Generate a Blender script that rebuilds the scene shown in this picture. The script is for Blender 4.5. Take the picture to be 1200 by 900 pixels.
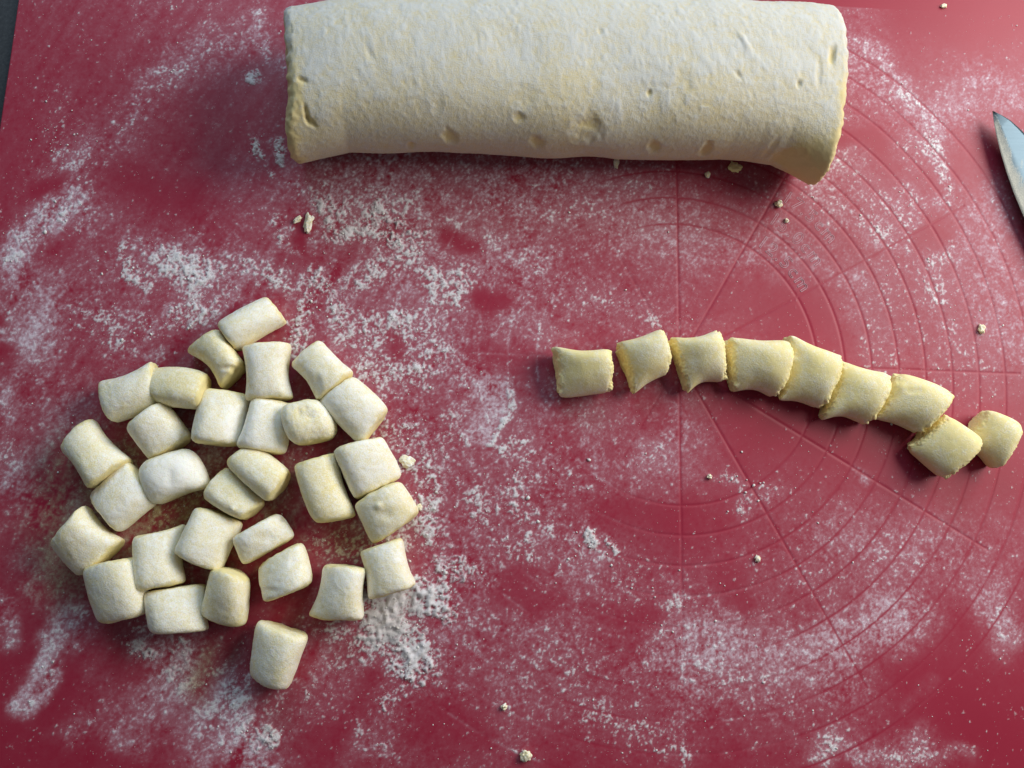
import bpy, math, random
import numpy as np
from mathutils import Matrix, Vector

for o in list(bpy.data.objects):
    bpy.data.objects.remove(o)
SC = bpy.context.scene
COL = SC.collection
rng = np.random.default_rng(7)

# ------------------------------------------------------------------ camera
FPX, CAM_H = 1000.0, 0.3576
RX, RY = math.radians(9.47), math.radians(-5.08)
ROT = Matrix.Rotation(RY, 3, 'Y') @ Matrix.Rotation(RX, 3, 'X')
cam_data = bpy.data.cameras.new('camera')
cam_data.sensor_width = 36.0
cam_data.lens = 36.0 * FPX / 1200.0
cam_data.clip_start, cam_data.clip_end = 0.01, 50.0
cam = bpy.data.objects.new('camera', cam_data)
cam.matrix_world = Matrix.Translation((0, 0, CAM_H)) @ ROT.to_4x4()
COL.objects.link(cam)
SC.camera = cam

# ------------------------------------------------------------------ light
SC.view_settings.view_transform = 'Standard'
SC.view_settings.look = 'None'
SC.view_settings.exposure = 0.0
SC.view_settings.gamma = 1.0
SC.view_settings.use_curve_mapping = False
world = bpy.data.worlds.new('World')
SC.world = world
world.use_nodes = True
bg = world.node_tree.nodes['Background']
bg.inputs['Color'].default_value = (0.75, 0.82, 0.90, 1)
bg.inputs['Strength'].default_value = 0.13


def area_lamp(name, az, el, dist, sx, sy, power, color, aim=(0.02, 0.0, 0.0)):
    l = bpy.data.lights.new(name, 'AREA')
    l.shape = 'RECTANGLE'
    l.size, l.size_y, l.energy, l.color = sx, sy, power, color
    o = bpy.data.objects.new(name, l)
    a, e = math.radians(az), math.radians(el)
    p = Vector((math.cos(a) * math.cos(e), math.sin(a) * math.cos(e), math.sin(e))) * dist + Vector(aim)
    o.location = p
    o.rotation_euler = (Vector(aim) - p).to_track_quat('-Z', 'Y').to_euler()
    COL.objects.link(o)
    return o


area_lamp('window_light', 27, 32, 0.80, 0.52, 0.44, 7.0, (1.0, 0.965, 0.89), (0.03, 0.01, 0.0))
area_lamp('second_window_light', 96, 33, 1.1, 0.8, 0.4, 5.2, (0.62, 0.82, 1.0))


# ------------------------------------------------------------------ helpers
def at(x, y, z=0.0):
    """world point at height z seen at photograph pixel (x, y) (1200 x 900)"""
    d = ROT @ Vector(((x - 600) / FPX, -(y - 450) / FPX, -1.0))
    t = (z - CAM_H) / d.z
    return Vector((d.x * t, d.y * t, z))


def nodes_of(name):
    m = bpy.data.materials.new(name)
    m.use_nodes = True
    nt = m.node_tree
    return m, nt, nt.nodes['Principled BSDF']


def N(nt, t, **kw):
    n = nt.nodes.new(t)
    for k, v in kw.items():
        if k in n.inputs:
            n.inputs[k].default_value = v
        else:
            setattr(n, k, v)
    return n


def math_node(nt, op, a, b=None, c=None, clamp=False):
    n = nt.nodes.new('ShaderNodeMath')
    n.operation = op
    n.use_clamp = clamp
    for i, v in enumerate((a, b, c)):
        if v is None:
            continue
        if isinstance(v, (int, float)):
            n.inputs[i].default_value = v
        else:
            nt.links.new(v, n.inputs[i])
    return n.outputs[0]


def mix_col(nt, fac, a, b):
    n = nt.nodes.new('ShaderNodeMix')
    n.data_type = 'RGBA'
    if isinstance(fac, (int, float)):
        n.inputs[0].default_value = fac
    else:
        nt.links.new(fac, n.inputs[0])
    for i, v in ((6, a), (7, b)):
        if isinstance(v, tuple):
            n.inputs[i].default_value = v + (1,) if len(v) == 3 else v
        else:
            nt.links.new(v, n.inputs[i])
    return n.outputs[2]


def noise_tex(nt, scale, detail=2.0, rough=0.5, vec=None):
    n = nt.nodes.new('ShaderNodeTexNoise')
    n.inputs['Scale'].default_value = scale
    n.inputs['Detail'].default_value = detail
    n.inputs['Roughness'].default_value = rough
    if vec is None:
        tc = nt.nodes.new('ShaderNodeTexCoord')
        vec = tc.outputs['Object']
    nt.links.new(vec, n.inputs['Vector'])
    return n.outputs[0]


def attr(nt, name):
    n = nt.nodes.new('ShaderNodeAttribute')
    n.attribute_name = name
    return n.outputs['Fac']


def mesh_np(name, co, faces, attrs=None, smooth=True):
    """co (n,3), faces: list of (m,k) int arrays"""
    me = bpy.data.meshes.new(name)
    co = np.asarray(co, np.float32)
    me.vertices.add(len(co))
    me.vertices.foreach_set('co', co.ravel())
    tot = sum(f.size for f in faces)
    nf = sum(len(f) for f in faces)
    me.loops.add(tot)
    me.polygons.add(nf)
    me.loops.foreach_set('vertex_index', np.concatenate([f.ravel() for f in faces]).astype(np.int32))
    ln = np.concatenate([np.full(len(f), f.shape[1]) for f in faces])
    st = np.concatenate([[0], np.cumsum(ln)[:-1]]).astype(np.int32)
    me.polygons.foreach_set('loop_start', st)
    me.update(calc_edges=True)
    me.validate()
    me.polygons.foreach_set('use_smooth', np.full(len(me.polygons), smooth))
    for k, v in (attrs or {}).items():
        a = me.attributes.new(k, 'FLOAT', 'POINT')
        a.data.foreach_set('value', np.asarray(v, np.float32).ravel())
    me.update()
    return me


def link(name, me, mat=None, parent=None, loc=None):
    o = bpy.data.objects.new(name, me)
    if mat is not None:
        me.materials.clear()
        me.materials.append(mat)
    COL.objects.link(o)
    if parent is not None:
        o.parent = parent
    if loc is not None:
        o.location = loc
    return o


def tag(o, label=None, cat=None, group=None, kind=None):
    for k, v in (('label', label), ('category', cat), ('group', group), ('kind', kind)):
        if v:
            o[k] = v
    return o


def vnoise(p, seed=0):
    """smooth 3-D value noise in [-1,1], p (n,3)"""
    p = np.asarray(p, np.float64)
    i = np.floor(p).astype(np.int64)
    f = p - i
    f = f * f * f * (f * (f * 6 - 15) + 10)

    def h(a, b, c):
        n = (a * 374761393 + b * 668265263 + c * 2147483647 + seed * 144665) & 0xffffffff
        n = ((n ^ (n >> 13)) * 1274126177) & 0xffffffff
        n = ((n ^ (n >> 16)) * 2246822519) & 0xffffffff
        return ((n ^ (n >> 15)) & 0xffffff) / float(0xffffff) * 2 - 1
    x, y, z = i[:, 0], i[:, 1], i[:, 2]
    r = 0
    for dx in (0, 1):
        wx = f[:, 0] if dx else 1 - f[:, 0]
        for dy in (0, 1):
            wy = f[:, 1] if dy else 1 - f[:, 1]
            for dz in (0, 1):
                wz = f[:, 2] if dz else 1 - f[:, 2]
                r = r + wx * wy * wz * h(x + dx, y + dy, z + dz)
    return r


def fbm(p, scale, octv=3, seed=0, gain=0.5):
    r, a, s = 0, 1.0, scale
    for k in range(octv):
        r = r + a * vnoise(np.asarray(p) * s + 17.3 * k, seed + k)
        a *= gain
        s *= 2.03
    return r


def sstep(a, b, x):
    t = np.clip((x - a) / (b - a), 0, 1)
    return t * t * (3 - 2 * t)


# ------------------------------------------------------------------ materials
FLOUR = (0.80, 0.80, 0.80)


def make_mat_material():
    m, nt, b = nodes_of('red_silicone_with_flour_dust')
    film, grain = attr(nt, 'film'), attr(nt, 'grain')
    fine = noise_tex(nt, 2600, 3, 0.7)
    mid = noise_tex(nt, 60, 4, 0.6)
    big = noise_tex(nt, 14, 3, 0.5)
    red = mix_col(nt, big, (0.27, 0.010, 0.031), (0.33, 0.016, 0.047))
    red = mix_col(nt, math_node(nt, 'MULTIPLY', mid, 0.35), red, (0.24, 0.009, 0.030))
    f1 = math_node(nt, 'MULTIPLY', film, math_node(nt, 'MAXIMUM', math_node(nt, 'MULTIPLY_ADD', fine, 2.0, -0.02), 0.15), clamp=True)
    g = math_node(nt, 'MULTIPLY_ADD', math_node(nt, 'SUBTRACT', fine, 0.5), 0.9, grain)
    g = math_node(nt, 'MULTIPLY', g, math_node(nt, 'MULTIPLY', grain, 4.0, clamp=True), clamp=True)
    warm = attr(nt, 'warm')  # brown for painted shade and bounced light, along with dough dust
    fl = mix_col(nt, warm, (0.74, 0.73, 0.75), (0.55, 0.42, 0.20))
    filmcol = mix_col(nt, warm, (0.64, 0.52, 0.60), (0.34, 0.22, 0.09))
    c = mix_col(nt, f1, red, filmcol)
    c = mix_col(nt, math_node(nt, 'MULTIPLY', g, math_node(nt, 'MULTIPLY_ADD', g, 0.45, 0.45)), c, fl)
    nt.links.new(c, b.inputs['Base Color'])
    cover = math_node(nt, 'MAXIMUM', math_node(nt, 'MULTIPLY', f1, 1.2), g, clamp=True)
    r = math_node(nt, 'MULTIPLY_ADD', cover, 0.42, 0.46, clamp=True)
    nt.links.new(r, b.inputs['Roughness'])
    b.inputs['Specular IOR Level'].default_value = 0.30
    bump = N(nt, 'ShaderNodeBump', Strength=0.35, Distance=0.0003)
    hh = math_node(nt, 'ADD', math_node(nt, 'MULTIPLY', fine, math_node(nt, 'MULTIPLY_ADD', cover, 1.0, 0.08)), g)
    nt.links.new(hh, bump.inputs['Height'])
    nt.links.new(bump.outputs[0], b.inputs['Normal'])
    return m


def make_dough(name, yellow, pale, flour, sss=0.12, bumpk=0.5, midk=0.45):
    m, nt, b = nodes_of(name)
    fl = attr(nt, 'flour')
    fine = noise_tex(nt, 1700, 3, 0.75)
    mid = noise_tex(nt, 420, 4, 0.65)
    big = noise_tex(nt, 90, 3, 0.55)
    base = mix_col(nt, big, yellow, pale)
    k = math_node(nt, 'MULTIPLY_ADD', math_node(nt, 'SUBTRACT', fine, 0.5), 2.2, fl)
    k = math_node(nt, 'MULTIPLY_ADD', math_node(nt, 'SUBTRACT', mid, 0.5), 1.0, k, clamp=True)
    k = math_node(nt, 'MULTIPLY', k, math_node(nt, 'MULTIPLY', fl, 5.0, clamp=True), clamp=True)
    c = mix_col(nt, math_node(nt, 'MULTIPLY', k, 0.9), base, flour)
    nt.links.new(c, b.inputs['Base Color'])
    b.inputs['Roughness'].default_value = 0.78
    b.inputs['Specular IOR Level'].default_value = 0.3
    b.inputs['Subsurface Weight'].default_value = sss
    b.inputs['Subsurface Radius'].default_value = (0.004, 0.0028, 0.0012)
    b.inputs['Subsurface Scale'].default_value = 1.0
    bump = N(nt, 'ShaderNodeBump', Strength=bumpk, Distance=0.0004)
    hh = math_node(nt, 'ADD', math_node(nt, 'MULTIPLY', k, 0.8), math_node(nt, 'MULTIPLY_ADD', mid, midk, math_node(nt, 'MULTIPLY', fine, 0.7)))
    nt.links.new(hh, bump.inputs['Height'])
    nt.links.new(bump.outputs[0], b.inputs['Normal'])
    return m


MAT_RED = make_mat_material()
M_PILE = make_dough('floured_potato_dough', (0.80, 0.67, 0.30), (0.85, 0.75, 0.42), (0.95, 0.945, 0.92), 0.14, 0.30, 0.35)
M_ROW = make_dough('bare_potato_dough', (0.80, 0.67, 0.28), (0.85, 0.76, 0.44), (0.90, 0.89, 0.82), 0.15, 0.30, 0.16)
M_ROLL = make_dough('dough_roll_skin', (0.64, 0.52, 0.25), (0.66, 0.56, 0.32), (0.59, 0.60, 0.60), 0.08, 0.36)


def make_grain_mat():
    m, nt, b = nodes_of('flour_grains')
    n = noise_tex(nt, 300, 2)
    c = mix_col(nt, n, (0.66, 0.64, 0.60), (0.80, 0.80, 0.80))
    nt.links.new(c, b.inputs['Base Color'])
    b.inputs['Roughness'].default_value = 0.9
    b.inputs['Specular IOR Level'].default_value = 0.2
    return m


M_GRAIN = make_grain_mat()


def make_worktop():
    m, nt, b = nodes_of('dark_worktop')
    n = noise_tex(nt, 700, 3, 0.7)
    c = mix_col(nt, math_node(nt, 'POWER', n, 3.0), (0.010, 0.012, 0.016), (0.10, 0.11, 0.12))
    nt.links.new(c, b.inputs['Base Color'])
    b.inputs['Roughness'].default_value = 0.5
    return m


def make_steel():
    m, nt, b = nodes_of('brushed_blade_steel')
    tc = nt.nodes.new('ShaderNodeTexCoord')
    mp = N(nt, 'ShaderNodeMapping')
    mp.inputs['Scale'].default_value = (60, 2200, 60)
    nt.links.new(tc.outputs['Object'], mp.inputs['Vector'])
    n = noise_tex(nt, 1.0, 3, 0.6, mp.outputs[0])
    fl = attr(nt, 'flour')
    fine = noise_tex(nt, 1800, 3, 0.7)
    k = math_node(nt, 'MULTIPLY_ADD', math_node(nt, 'SUBTRACT', fine, 0.5), 1.6, fl)
    k = math_node(nt, 'MULTIPLY', k, math_node(nt, 'MULTIPLY', fl, 4.0, clamp=True), clamp=True)
    c = mix_col(nt, k, (0.07, 0.10, 0.125), (0.50, 0.49, 0.43))
    nt.links.new(c, b.inputs['Base Color'])
    met = math_node(nt, 'SUBTRACT', 1.0, k, clamp=True)
    nt.links.new(met, b.inputs['Metallic'])
    r = math_node(nt, 'MULTIPLY_ADD', n, 0.12, 0.34)
    r = math_node(nt, 'MULTIPLY_ADD', k, 0.5, r, clamp=True)
    nt.links.new(r, b.inputs['Roughness'])
    bump = N(nt, 'ShaderNodeBump', Strength=0.2, Distance=0.0003)
    nt.links.new(math_node(nt, 'ADD', math_node(nt, 'MULTIPLY', n, 0.1), k), bump.inputs['Height'])
    nt.links.new(bump.outputs[0], b.inputs['Normal'])
    return m


# ------------------------------------------------------------------ worktop
def worktop():
    import bmesh
    bm = bmesh.new()
    bmesh.ops.create_cube(bm, size=1.0)
    bmesh.ops.scale(bm, verts=bm.verts, vec=(1.4, 1.0, 0.03))
    bmesh.ops.translate(bm, verts=bm.verts, vec=(0.1, 0.05, -0.0165))
    bmesh.ops.bevel(bm, geom=bm.edges[:], offset=0.003, segments=2, affect='EDGES')
    me = bpy.data.meshes.new('worktop')
    bm.to_mesh(me)
    bm.free()
    o = link('worktop', me, make_worktop())
    o['kind'] = 'structure'


worktop()

# ------------------------------------------------------------------ mat and flour
MPP = 0.000362            # metres per photograph pixel on the mat
RING_C = np.array([0.1050, 0.0712])
RING_ROT = math.radians(-1.19)

# flour strokes: (points, half width, film, grain, softness)   photograph pixels on the mat plane
STROKES = [
    # arc at the upper left
    ([(300, 45), (235, 62), (180, 105), (140, 150), (105, 200), (92, 250)], 22, .22, .34, 1.0),
    ([(235, 60), (190, 90)], 18, .10, .16, 1.0),
    ([(310, 25), (322, 60), (330, 85)], 14, .28, .30, 1.0),
    ([(155, 10), (160, 45)], 14, .04, .20, 1.0), ([(195, 5), (192, 45)], 12, .04, .20, 1.0),
    ([(240, 0), (245, 30)], 14, .04, .16, 1.0),
    # left scatter and smears
    ([(70, 130), (72, 180), (60, 205)], 30, .06, .30, 1.0),
    ([(88, 185), (70, 205)], 16, .20, .30, 1.0),
    ([(18, 300), (40, 262), (80, 240)], 22, .62, .46, .5),
    ([(28, 268), (80, 238)], 9, .25, .40, .7),
    ([(20, 300), (26, 330), (48, 380), (52, 415)], 22, .55, .22, .8),
    ([(0, 365), (30, 395)], 10, .35, .25, .8), ([(0, 400), (40, 405)], 7, .4, .2, .8),
    ([(10, 450), (16, 490)], 12, .40, .25, .8), ([(0, 520), (8, 560)], 14, .35, .25, .8),
    ([(0, 460), (60, 460)], 26, .20, .05, 1.0),
    # cloud above the pile
    ([(165, 292), (205, 305), (240, 322)], 17, .40, .62, .8), ([(225, 300), (270, 315), (310, 330)], 14, .25, .48, .9),
    ([(235, 340), (228, 375)], 20, .35, .50, .9), ([(205, 372), (245, 380), (265, 365)], 15, .40, .62, .8),
    ([(128, 295), (135, 318), (165, 325)], 10, .12, .55, .8), ([(150, 305), (300, 340)], 45, .14, .26, 1.0),
    ([(90, 365), (150, 400), (160, 380)], 24, .08, .38, 1.0), ([(80, 340), (200, 420)], 50, .14, .12, 1.0),
    ([(195, 415), (180, 420)], 9, .3, .35, .9),
    # lumps beside the roll
    ([(298, 166), (305, 182)], 8, .3, .95, .5), ([(332, 165), (329, 190)], 8, .3, .85, .5), ([(312, 203), (314, 206)], 7, .2, .6, .7),
    ([(291, 80), (288, 92)], 6, .2, .65, .6),
    # centre left field
    ([(325, 268), (335, 290)], 12, .3, .60, .8), ([(380, 232), (388, 265), (440, 262), (490, 265)], 18, .35, .58, .8),
    ([(430, 250), (455, 280)], 16, .3, .62, .8), ([(480, 285), (445, 320), (385, 335)], 22, .28, .48, .9),
    ([(345, 220), (400, 225), (470, 235)], 20, .25, .34, 1.0),
    ([(370, 320), (362, 360), (345, 400)], 20, .25, .58, .8), ([(395, 350), (420, 390), (480, 380)], 22, .22, .50, .9),
    ([(500, 310), (520, 345), (540, 325)], 22, .30, .50, .9), ([(545, 270), (590, 290), (640, 300)], 22, .38, .36, 1.0),
    ([(440, 430), (480, 450), (520, 430)], 26, .22, .46, 1.0), ([(500, 400), (540, 440)], 30, .22, .34, 1.0),
    ([(450, 500), (500, 520), (540, 505)], 22, .20, .46, 1.0), ([(300, 330), (330, 345)], 20, .2, .42, 1.0),
    ([(400, 230), (560, 330)], 90, .18, .14, 1.0), ([(430, 400), (540, 520)], 80, .16, .16, 1.0),
    ([(600, 235), (720, 262), (770, 255)], 32, .34, .24, 1.0), ([(400, 205), (760, 215)], 30, .24, .20, 1.0),
    ([(640, 330), (700, 350), (760, 375)], 24, .16, .28, 1.0), ([(600, 360), (640, 400)], 26, .22, .20, 1.0),
    # wiped streak in the middle
    ([(590, 448), (591, 480), (580, 512)], 5, .60, .62, .5), ([(560, 452), (578, 460), (574, 500)], 14, 1.0, .28, .45),
    ([(545, 470), (560, 520)], 10, .30, .35, .9),
    # right of the pile
    ([(480, 530), (505, 560), (500, 610)], 24, .24, .52, .9), ([(540, 560), (575, 590), (620, 610)], 28, .16, .40, 1.0),
    ([(560, 600), (620, 560), (665, 560)], 20, .18, .42, 1.0), ([(500, 640), (540, 655), (600, 640)], 26, .18, .36, 1.0),
    ([(455, 705), (500, 690), (540, 665)], 18, .30, .66, .8), ([(490, 690), (520, 715)], 16, .3, .80, .7),
    ([(440, 730), (470, 750), (480, 790)], 30, .38, .74, .8), ([(420, 715), (450, 735)], 22, .3, .66, .8), ([(500, 600), (520, 640), (510, 670)], 24, .22, .50, .9), ([(465, 700), (455, 730)], 16, .3, .78, .7),
    ([(478, 765), (474, 788)], 9, .3, .88, .6), ([(385, 735), (420, 760), (400, 790)], 22, .26, .44, .9),
    ([(440, 820), (452, 832)], 12, .2, .55, .8), ([(410, 860), (440, 870)], 16, .22, .42, 1.0),
    ([(345, 790), (420, 830), (520, 760)], 60, .14, .22, 1.0), ([(365, 640), (400, 655), (470, 640)], 20, .1, .42, 1.0),
    # lumps in the middle
    ([(673, 632), (680, 648)], 8, .3, 1.05, .5), ([(700, 638), (714, 642)], 8, .2, .72, .6), ([(690, 660), (660, 680)], 14, .40, .26, .9),
    ([(850, 566), (862, 590), (900, 578)], 11, .25, .62, .8), ([(1005, 550), (1018, 556)], 8, .5, .30, .8),
    ([(684, 552), (686, 560)], 8, .2, .55, .8), ([(600, 520), (612, 530)], 14, .2, .5, .9),
    ([(690, 495), (700, 520)], 16, .32, .22, .9), ([(745, 545), (785, 530), (770, 560)], 18, .28, .22, 1.0),
    ([(760, 586), (780, 592)], 6, .45, .25, .8), ([(820, 505), (810, 545)], 28, .22, .06, 1.0),
    ([(620, 480), (680, 500)], 24, .15, .12, 1.0),
    # lower middle
    ([(590, 640), (780, 700)], 60, .12, .22, 1.0), ([(620, 700), (690, 720), (640, 760)], 34, .14, .24, 1.0),
    ([(560, 730), (640, 790), (760, 800)], 40, .14, .26, 1.0), ([(725, 700), (790, 690)], 24, .20, .24, 1.0),
    ([(760, 770), (790, 730), (800, 800)], 26, .26, .36, 1.0), ([(700, 850), (780, 870)], 36, .18, .30, 1.0),
    ([(560, 870), (700, 800)], 46, .14, .20, 1.0),
    # lower right
    ([(800, 770), (860, 745), (940, 765), (1040, 735)], 30, .62, .30, .9), ([(810, 730), (850, 725)], 18, .40, .26, 1.0),
    ([(820, 800), (920, 800), (980, 790)], 30, .30, .34, 1.0), ([(860, 690), (1060, 650)], 46, .16, .22, 1.0),
    ([(1050, 710), (1070, 730)], 26, .46, .24, 1.0), ([(1160, 700), (1175, 740)], 26, .55, .28, .9),
    ([(960, 885), (980, 865), (1010, 880), (1075, 878)], 13, .50, .56, .8), ([(1060, 835), (1090, 805)], 8, .35, .25, .9),
    ([(1070, 892), (1130, 896)], 8, .3, .5, .9), ([(820, 830), (1000, 840)], 60, .12, .20, 1.0),
    ([(900, 600), (1010, 650), (1100, 640)], 50, .12, .20, 1.0), ([(1000, 620), (1190, 660)], 50, .18, .12, 1.0),
    # right of the roll
    ([(985, 45), (1030, 70), (1062, 105)], 17, .42, .44, .8), ([(1060, 100), (1088, 125), (1092, 165)], 17, .38, .48, .8),
    ([(1000, 75), (1050, 130), (1075, 175)], 26, .26, .32, 1.0), ([(1090, 165), (1106, 210), (1095, 235)], 13, .36, .50, .8),
    ([(1000, 130), (1030, 170)], 16, .10, .30, 1.0), ([(985, 195), (1010, 235), (1050, 235)], 38, .36, .42, .8),
    ([(960, 215), (972, 245)], 14, .4, .5, .8), ([(1030, 265), (1060, 275)], 16, .25, .45, .9),
    ([(1110, 290), (1105, 345), (1125, 400)], 26, .22, .40, .9), ([(1090, 300), (1120, 285)], 14, .2, .5, .9),
    ([(1060, 320), (1100, 420), (1160, 420)], 60, .18, .28, 1.0), ([(1100, 130), (1150, 100), (1200, 110)], 40, .40, .08, 1.0),
    ([(1150, 240), (1160, 300), (1195, 400)], 40, .45, .10, 1.0), ([(1100, 70), (1180, 50)], 30, .08, .14, 1.0),
    ([(930, 280), (1000, 320)], 40, .26, .08, 1.0), ([(800, 270), (850, 300)], 44, .28, .03, 1.0),
    ([(1000, 360), (1030, 420)], 34, .16, .20, 1.0),
    # lower left smears
    ([(86, 735), (55, 775), (30, 822)], 18, .72, .36, .55), ([(62, 775), (56, 805)], 5, .2, .5, .8),
    ([(0, 700), (6, 750)], 10, .35, .25, .8), ([(160, 752), (172, 765)], 9, .3, .80, .6),
    ([(185, 745), (215, 755), (222, 790)], 22, .48, .56, .7), ([(205, 770), (170, 830), (150, 865)], 22, .55, .24, .7),
    ([(240, 790), (260, 840), (300, 880)], 34, .58, .38, .7), ([(295, 800), (305, 840), (315, 890)], 16, .40, .54, .7),
    ([(325, 852), (332, 860)], 8, .2, .85, .5), ([(75, 870), (105, 850)], 14, .22, .25, .9),
    ([(115, 790), (130, 830)], 16, .2, .06, 1.0), ([(200, 860), (230, 895)], 24, .3, .16, 1.0),
    ([(70, 690), (110, 730)], 30, .12, .10, 1.0),
    # under and left of the pile: film carrying painted brown shade and dough dust
    ([(130, 600), (200, 620), (270, 560)], 64, .72, .36, 1.0), ([(170, 560), (230, 660), (210, 540)], 40, .4, .40, 1.0), ([(380, 640), (440, 620)], 34, .36, .36, 1.0),
    ([(80, 500), (55, 570), (62, 650), (85, 700)], 34, .42, .14, 1.0),
]
CLEAN = [  # wiped patches
    ([(75, 218), (50, 220)], 13, .9), ([(215, 225), (160, 215)], 30, .7), ([(560, 420), (640, 430)], 22, .6),
    ([(595, 345), (560, 350)], 16, .9), ([(548, 280), (520, 275)], 13, .9), ([(980, 160), (1020, 150), (1035, 165)], 14, .9),
    ([(1085, 268), (1110, 272)], 16, .75), ([(845, 340), (930, 360)], 40, .7), ([(1060, 20), (1190, 20)], 40, .9),
    ([(470, 400), (475, 420)], 12, .8), ([(590, 680), (650, 690)], 22, .7), ([(700, 705), (770, 715)], 14, .7),
    ([(850, 665), (870, 690)], 20, .7), ([(1075, 820), (1180, 860)], 40, .8), ([(90, 780), (190, 880)], 20, .4),
    ([(500, 840), (560, 860)], 30, .7), ([(430, 800), (380, 880)], 18, .6), ([(700, 600), (780, 610)], 22, .7),
    ([(870, 470), (1000, 520)], 34, .7), ([(345, 262), (352, 285)], 10, .9), ([(365, 300), (330, 305)], 10, .5),
]


def build_baking_mat():
    # grid lines: fine where the photograph looks, coarse beyond
    step = 0.00047
    xl, xr = at(-8, 75).x, at(1212, 900).x
    xr = max(xr, at(1212, 0).x)
    yb, yt = at(600, 915).y, at(600, -15).y
    xs = np.concatenate([np.arange(xl, xr, step), xr + np.array([.003, .01, .025, .05])])
    ys = np.concatenate([yb - np.array([.05, .025, .01, .003]), np.arange(yb, yt, step), yt + np.array([.003, .01, .03, .06, .09])])
    X, Y = np.meshgrid(xs, ys)
    # slanting left border
    p0, p1 = at(22, 0), at(0, 150)
    edge = p1.x + (Y - p1.y) * (p0.x - p1.x) / (p0.y - p1.y)
    t = np.clip((X - xl) / 0.05, 0, 1)
    X = X + (edge - xl) * (1 - t) ** 2
    ny, nx = X.shape

    def fblur(a, sx, sy):
        F = np.fft.rfft2(a)
        ky = np.fft.fftfreq(ny)[:, None]
        kx = np.fft.rfftfreq(nx)[None, :]
        r = np.fft.irfft2(F * np.exp(-2 * (math.pi ** 2) * ((kx * sx) ** 2 + (ky * sy) ** 2)), (ny, nx))
        return r

    def nz(sx, sy=None):
        r = fblur(rng.standard_normal((ny, nx)), sx, sy or sx)
        return r / r.std()

    def nz_rot(s1, s2, ang):
        ky = np.fft.fftfreq(ny)[:, None]
        kx = np.fft.rfftfreq(nx)[None, :]
        c_, s_ = math.cos(math.radians(ang)), math.sin(math.radians(ang))
        q = ((kx * c_ + ky * s_) * s1) ** 2 + ((-kx * s_ + ky * c_) * s2) ** 2
        r_ = np.fft.irfft2(np.fft.rfft2(rng.standard_normal((ny, nx))) * np.exp(-2 * math.pi ** 2 * q), (ny, nx))
        return r_ / r_.std()
    n1, n1b, n2, n5, n14, n40 = nz(0.55), nz(1.1), nz(2.2), nz(5), nz(14), nz(40)
    nst = nz_rot(22, 2.2, 62) * sstep(0.02, -0.05, X) + 0.35 * nz_rot(20, 2.4, -40) * sstep(-0.05, 0.03, X)
    wx, wy = nz(22) * 0.0022, nz(22) * 0.0022           # warp so strokes get ragged outlines
    wx2, wy2 = nz(6) * 0.0009, nz(6) * 0.0009
    XW, YW = X + wx + wx2, Y + wy + wy2

    def seg_d(px, py, pts):
        best = np.full(px.shape, 1e9)
        for (a, b) in zip(pts[:-1], pts[1:]):
            d = b - a
            L = max((d ** 2).sum(), 1e-12)
            tt = np.clip(((px - a[0]) * d[0] + (py - a[1]) * d[1]) / L, 0, 1)
            best = np.minimum(best, (px - a[0] - tt * d[0]) ** 2 + (py - a[1] - tt * d[1]) ** 2)
        return np.sqrt(best)
    film = 0.02 + 0.13 * sstep(-0.22, 0.08, X + 0.5 * Y) * sstep(0.23, 0.19, X - 0.6 * Y + .12)
    grain = np.full((ny, nx), 0.07)

    def window(pts, R):
        x0, x1 = pts[:, 0].min() - R, pts[:, 0].max() + R
        y0, y1 = pts[:, 1].min() - R, pts[:, 1].max() + R
        i0, i1 = np.searchsorted(ys, [y0, y1])
        j0, j1 = np.searchsorted(xs, [x0 - 0.012, x1 + 0.012])
        return slice(i0, i1), slice(j0, j1)
    for pts, w, f, g, soft in STROKES:
        P = np.array([at(x, y).xy[:] for x, y in pts])
        r = w * MPP
        sl = window(P, r * 3 + 0.01)
        d = seg_d(XW[sl], YW[sl], P) / r
        k = np.exp(-(d ** (2.0 / soft if soft < 1 else 2.0)) * 0.9)
        film[sl] = 1 - (1 - film[sl]) * (1 - f * k * (0.92 if pts[0][0] < 420 else 0.66 if pts[0][0] < 780 else 0.85))
        g = g * (1.26 if 325 < pts[0][0] < 545 and pts[0][1] > 210 else 1.08 if pts[0][0] < 780 else 0.88)
        grain[sl] = np.maximum(grain[sl], g * k) + 0.25 * np.minimum(grain[sl], g * k)
    for pts, w, s in CLEAN:
        P = np.array([at(x, y).xy[:] for x, y in pts])
        r = w * MPP
        sl = window(P, r * 3 + 0.01)
        d = seg_d(XW[sl], YW[sl], P) / r
        k = 1 - s * np.exp(-(d ** 3) * 0.8)
        film[sl] *= k
        grain[sl] *= 0.25 + 0.75 * k

    # moulded measuring lines: rings every 1.25 cm and a ray every 30 degrees
    dx, dy = X - RING_C[0], Y - RING_C[1]
    rad = np.hypot(dx, dy)
    line = np.zeros((ny, nx))
    HW = 0.00048
    k = np.round((rad - 0.0625) / 0.0125)
    okr = (k >= 0) & (k <= 9)
    dr = np.where(okr, np.abs(rad - 0.0625 - 0.0125 * k), 1)
    line = np.maximum(line, np.exp(-(dr / HW) ** 2))
    bank = np.where(okr, np.exp(-(((dr - 0.0014) / 0.0006) ** 2)), 0)
    for q in range(12):
        a = RING_ROT + q * math.pi / 6
        along = dx * math.cos(a) + dy * math.sin(a)
        off = -dx * math.sin(a) + dy * math.cos(a)
        rmax = 0.205 if q == 9 else 0.1575
        inside = (along > 0.006) & (along < rmax)
        line = np.maximum(line, np.where(inside, np.exp(-(off / HW) ** 2), 0))
        bank = np.maximum(bank, np.where(inside, np.exp(-(((np.abs(off) - 0.0014) / 0.0006) ** 2)), 0))
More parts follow.
